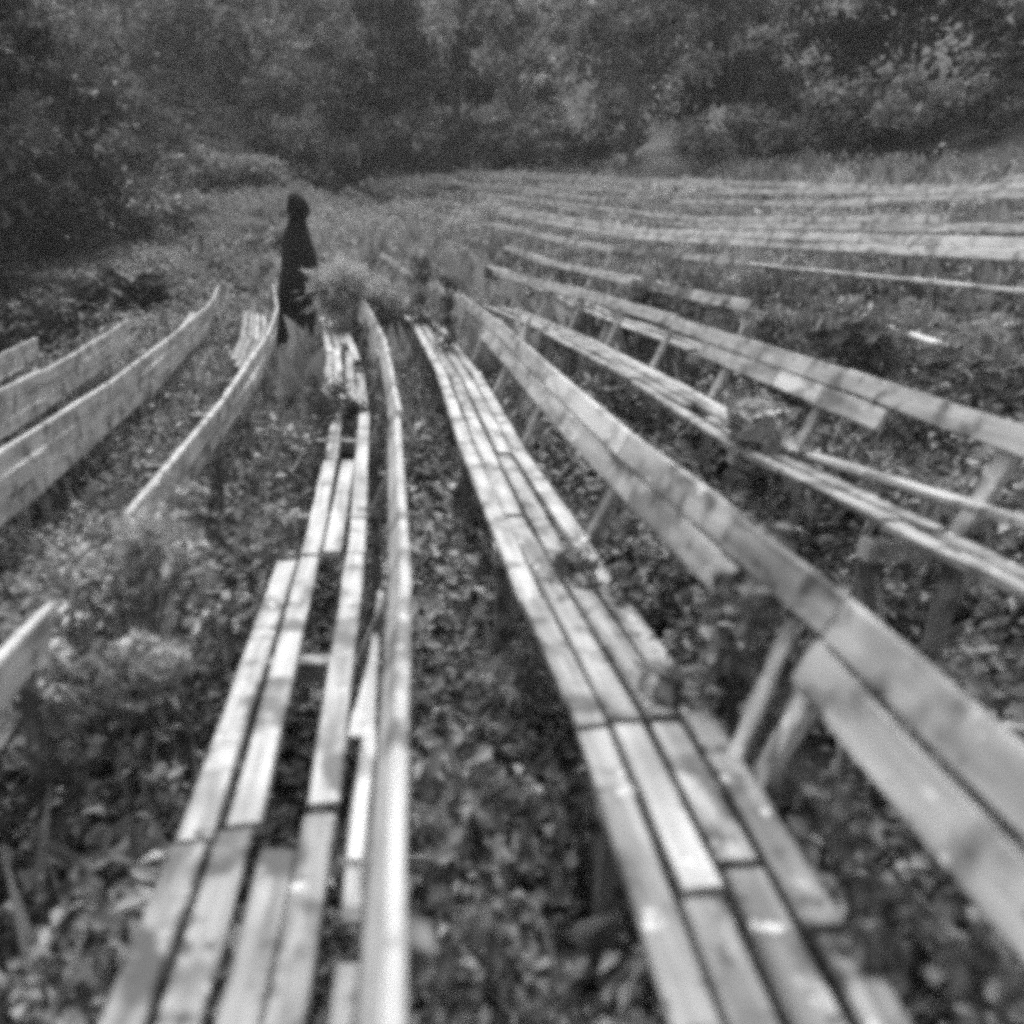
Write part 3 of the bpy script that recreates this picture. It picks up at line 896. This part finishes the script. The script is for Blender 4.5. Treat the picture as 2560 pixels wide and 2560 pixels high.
def figure():
    fx, fy = -3.11, 11.45
    fz = gz_at(fx, fy)
    t = thing("person", "person in long black hooded cape and skirt standing between bench rows", "person", (fx, fy, fz))
    t.rotation_euler = (0, 0, math.radians(-20))
    t.scale = (1.22, 1.2, 1.07)
    k = 1.0
    # body: pelvis, spine, neck, head, arms with fingers, legs
    J = [(0, 0, .98, .135), (0, 0, 1.16, .125), (.0, 0, 1.38, .115), (0, .0, 1.50, .075), (.01, .01, 1.58, .058), (.015, .02, 1.66, .082), (.02, .03, 1.76, .095), (.02, .03, 1.84, .05),
         (-.12, 0, 1.42, .05), (-.15, -.01, 1.16, .042), (-.19, .05, .95, .034), (-.19, .07, .88, .030),
         (.11, 0, 1.42, .05), (.15, -.01, 1.16, .042), (.15, .10, 1.00, .034), (.14, .13, .94, .030),
         (-.10, 0, .90, .095), (-.11, .01, .50, .062), (-.11, -.01, .10, .042), (-.11, .13, .05, .035),
         (.10, 0, .90, .095), (.11, .02, .50, .062), (.11, -.01, .10, .042), (.11, .13, .05, .035),
         (.022, .13, 1.725, .018)]
    E_ = [(0, 1), (1, 2), (2, 3), (3, 4), (4, 5), (5, 6), (6, 7), (2, 8), (8, 9), (9, 10), (10, 11), (2, 12), (12, 13), (13, 14), (14, 15),
          (0, 16), (16, 17), (17, 18), (18, 19), (0, 20), (20, 21), (21, 22), (22, 23), (6, 24)]
    for hx, hy, hz, sgn, root in ((-.19, .07, .88, -1, 11), (.14, .13, .94, 1, 15)):
        for q, (dx, ln) in enumerate(((-.03, .075), (-.01, .085), (.01, .08), (.03, .065))):
            b0 = len(J)
            J += [(hx + dx * .4, hy + dx, hz - .05, .010), (hx + dx * .4 - sgn * .008, hy + dx, hz - .05 - ln * .5, .009), (hx + dx * .4 - sgn * .03, hy + dx, hz - .05 - ln * .9, .007)]
            E_ += [(root, b0), (b0, b0 + 1), (b0 + 1, b0 + 2)]
        b0 = len(J)
        J += [(hx - sgn * .02, hy + .035, hz - .02, .011), (hx - sgn * .04, hy + .05, hz - .06, .009)]
        E_ += [(root, b0), (b0, b0 + 1)]
    skin_body("body", J, E_, GLOVE, t)
    # face features turned to the right under the hood
    loft("face", [(1.64, .03, .085, .012, .012, 0), (1.66, .03, .085, .045, .04, 0), (1.70, .03, .085, .058, .052, 0), (1.75, .03, .085, .062, .055, 0), (1.80, .03, .08, .05, .045, 0), (1.82, .03, .075, .02, .02, 0)], SKIN, t, 20)
    # skirt to the ground, spreading
    loft("skirt", [(-.02, -.02, .0, .37, .30, 1), (.04, -.02, .0, .36, .29, 1), (.20, -.03, 0, .30, .25, 1), (.45, -.045, 0, .215, .21, .9), (.62, -.05, 0, .19, .19, .8),
                   (.80, -.04, 0, .20, .19, .5), (.95, -.02, 0, .19, .17, .3), (1.10, 0, 0, .14, .13, .1)], CLOTH, t, 64, True, 9, .09)
    # cape: narrow shoulders, longer at the right side
    cape = loft("cape", [(.80, .065, -.01, .250, .20, 1.0), (.86, .06, -.01, .246, .20, 1.0), (1.0, .04, 0, .228, .195, .9), (1.2, .014, 0, .205, .175, .6), (1.36, -.008, 0, .168, .15, .3), (1.47, -.008, 0, .132, .12, .1),
                  (1.58, .0, .005, .098, .10, 0)], CLOTH2, t, 64, False, 7, .05, solid=.008)
    # the lower hem dips on the right
    for v in cape.data.vertices:
        if v.co.z < 1.05:
            v.co.z -= max(0, v.co.x) * .35
    # sleeve end gathering the skirt at the left hip
    loft("sleeve", [(.82, -.235, .05, .035, .035, 0), (.86, -.228, .05, .052, .05, 0), (.94, -.20, .03, .056, .05, 0), (1.05, -.16, .01, .055, .05, 0), (1.15, -.12, 0, .05, .05, 0)], CLOTH2, t, 24)
    hood = loft("hood", [(1.50, .0, .0, .118, .115, 0), (1.56, .002, .0, .098, .10, 0), (1.62, .012, .01, .104, .112, 0), (1.70, .022, .01, .128, .130, 0), (1.78, .024, .005, .126, .128, 0),
                  (1.86, .012, -.005, .088, .10, 0), (1.905, .004, -.01, .045, .055, 0), (1.92, 0, -.01, .012, .015, 0)], CLOTH, t, 28, False, 5, .02, solid=.006)
    # open the hood towards where the person looks
    bm = bmesh.new(); bm.from_mesh(hood.data)
    kill = [f for f in bm.faces if f.calc_center_median().y > .085 and 1.60 < f.calc_center_median().z < 1.82 and abs(f.calc_center_median().x - .02) < .07]
    bmesh.ops.delete(bm, geom=kill, context='FACES')
    bm.to_mesh(hood.data); bm.free()
figure()

# ------------------------------------------------------------------ the air
def air():
    me = bpy.data.meshes.new("haze")
    x0, x1, y0, y1, z0, z1 = -120, 120, -70, 160, -6, 60
    vs = [(x, y, z) for z in (z0, z1) for y in (y0, y1) for x in (x0, x1)]
    me.from_pydata(vs, [], [(0, 2, 3, 1), (4, 5, 7, 6), (0, 1, 5, 4), (2, 6, 7, 3), (0, 4, 6, 2), (1, 3, 7, 5)])
    mt = bpy.data.materials.new("air"); mt.use_nodes = True
    n, l = mt.node_tree.nodes, mt.node_tree.links
    n.remove(n["Principled BSDF"])
    v = n.new("ShaderNodeVolumePrincipled")
    v.inputs["Color"].default_value = (.9, .9, .9, 1)
    v.inputs["Density"].default_value = 0.0018
    l.new(v.outputs[0], n["Material Output"].inputs["Volume"])
    o = link("haze", me, mt); o["kind"] = "stuff"
air()
scene.cycles.volume_bounces = 0
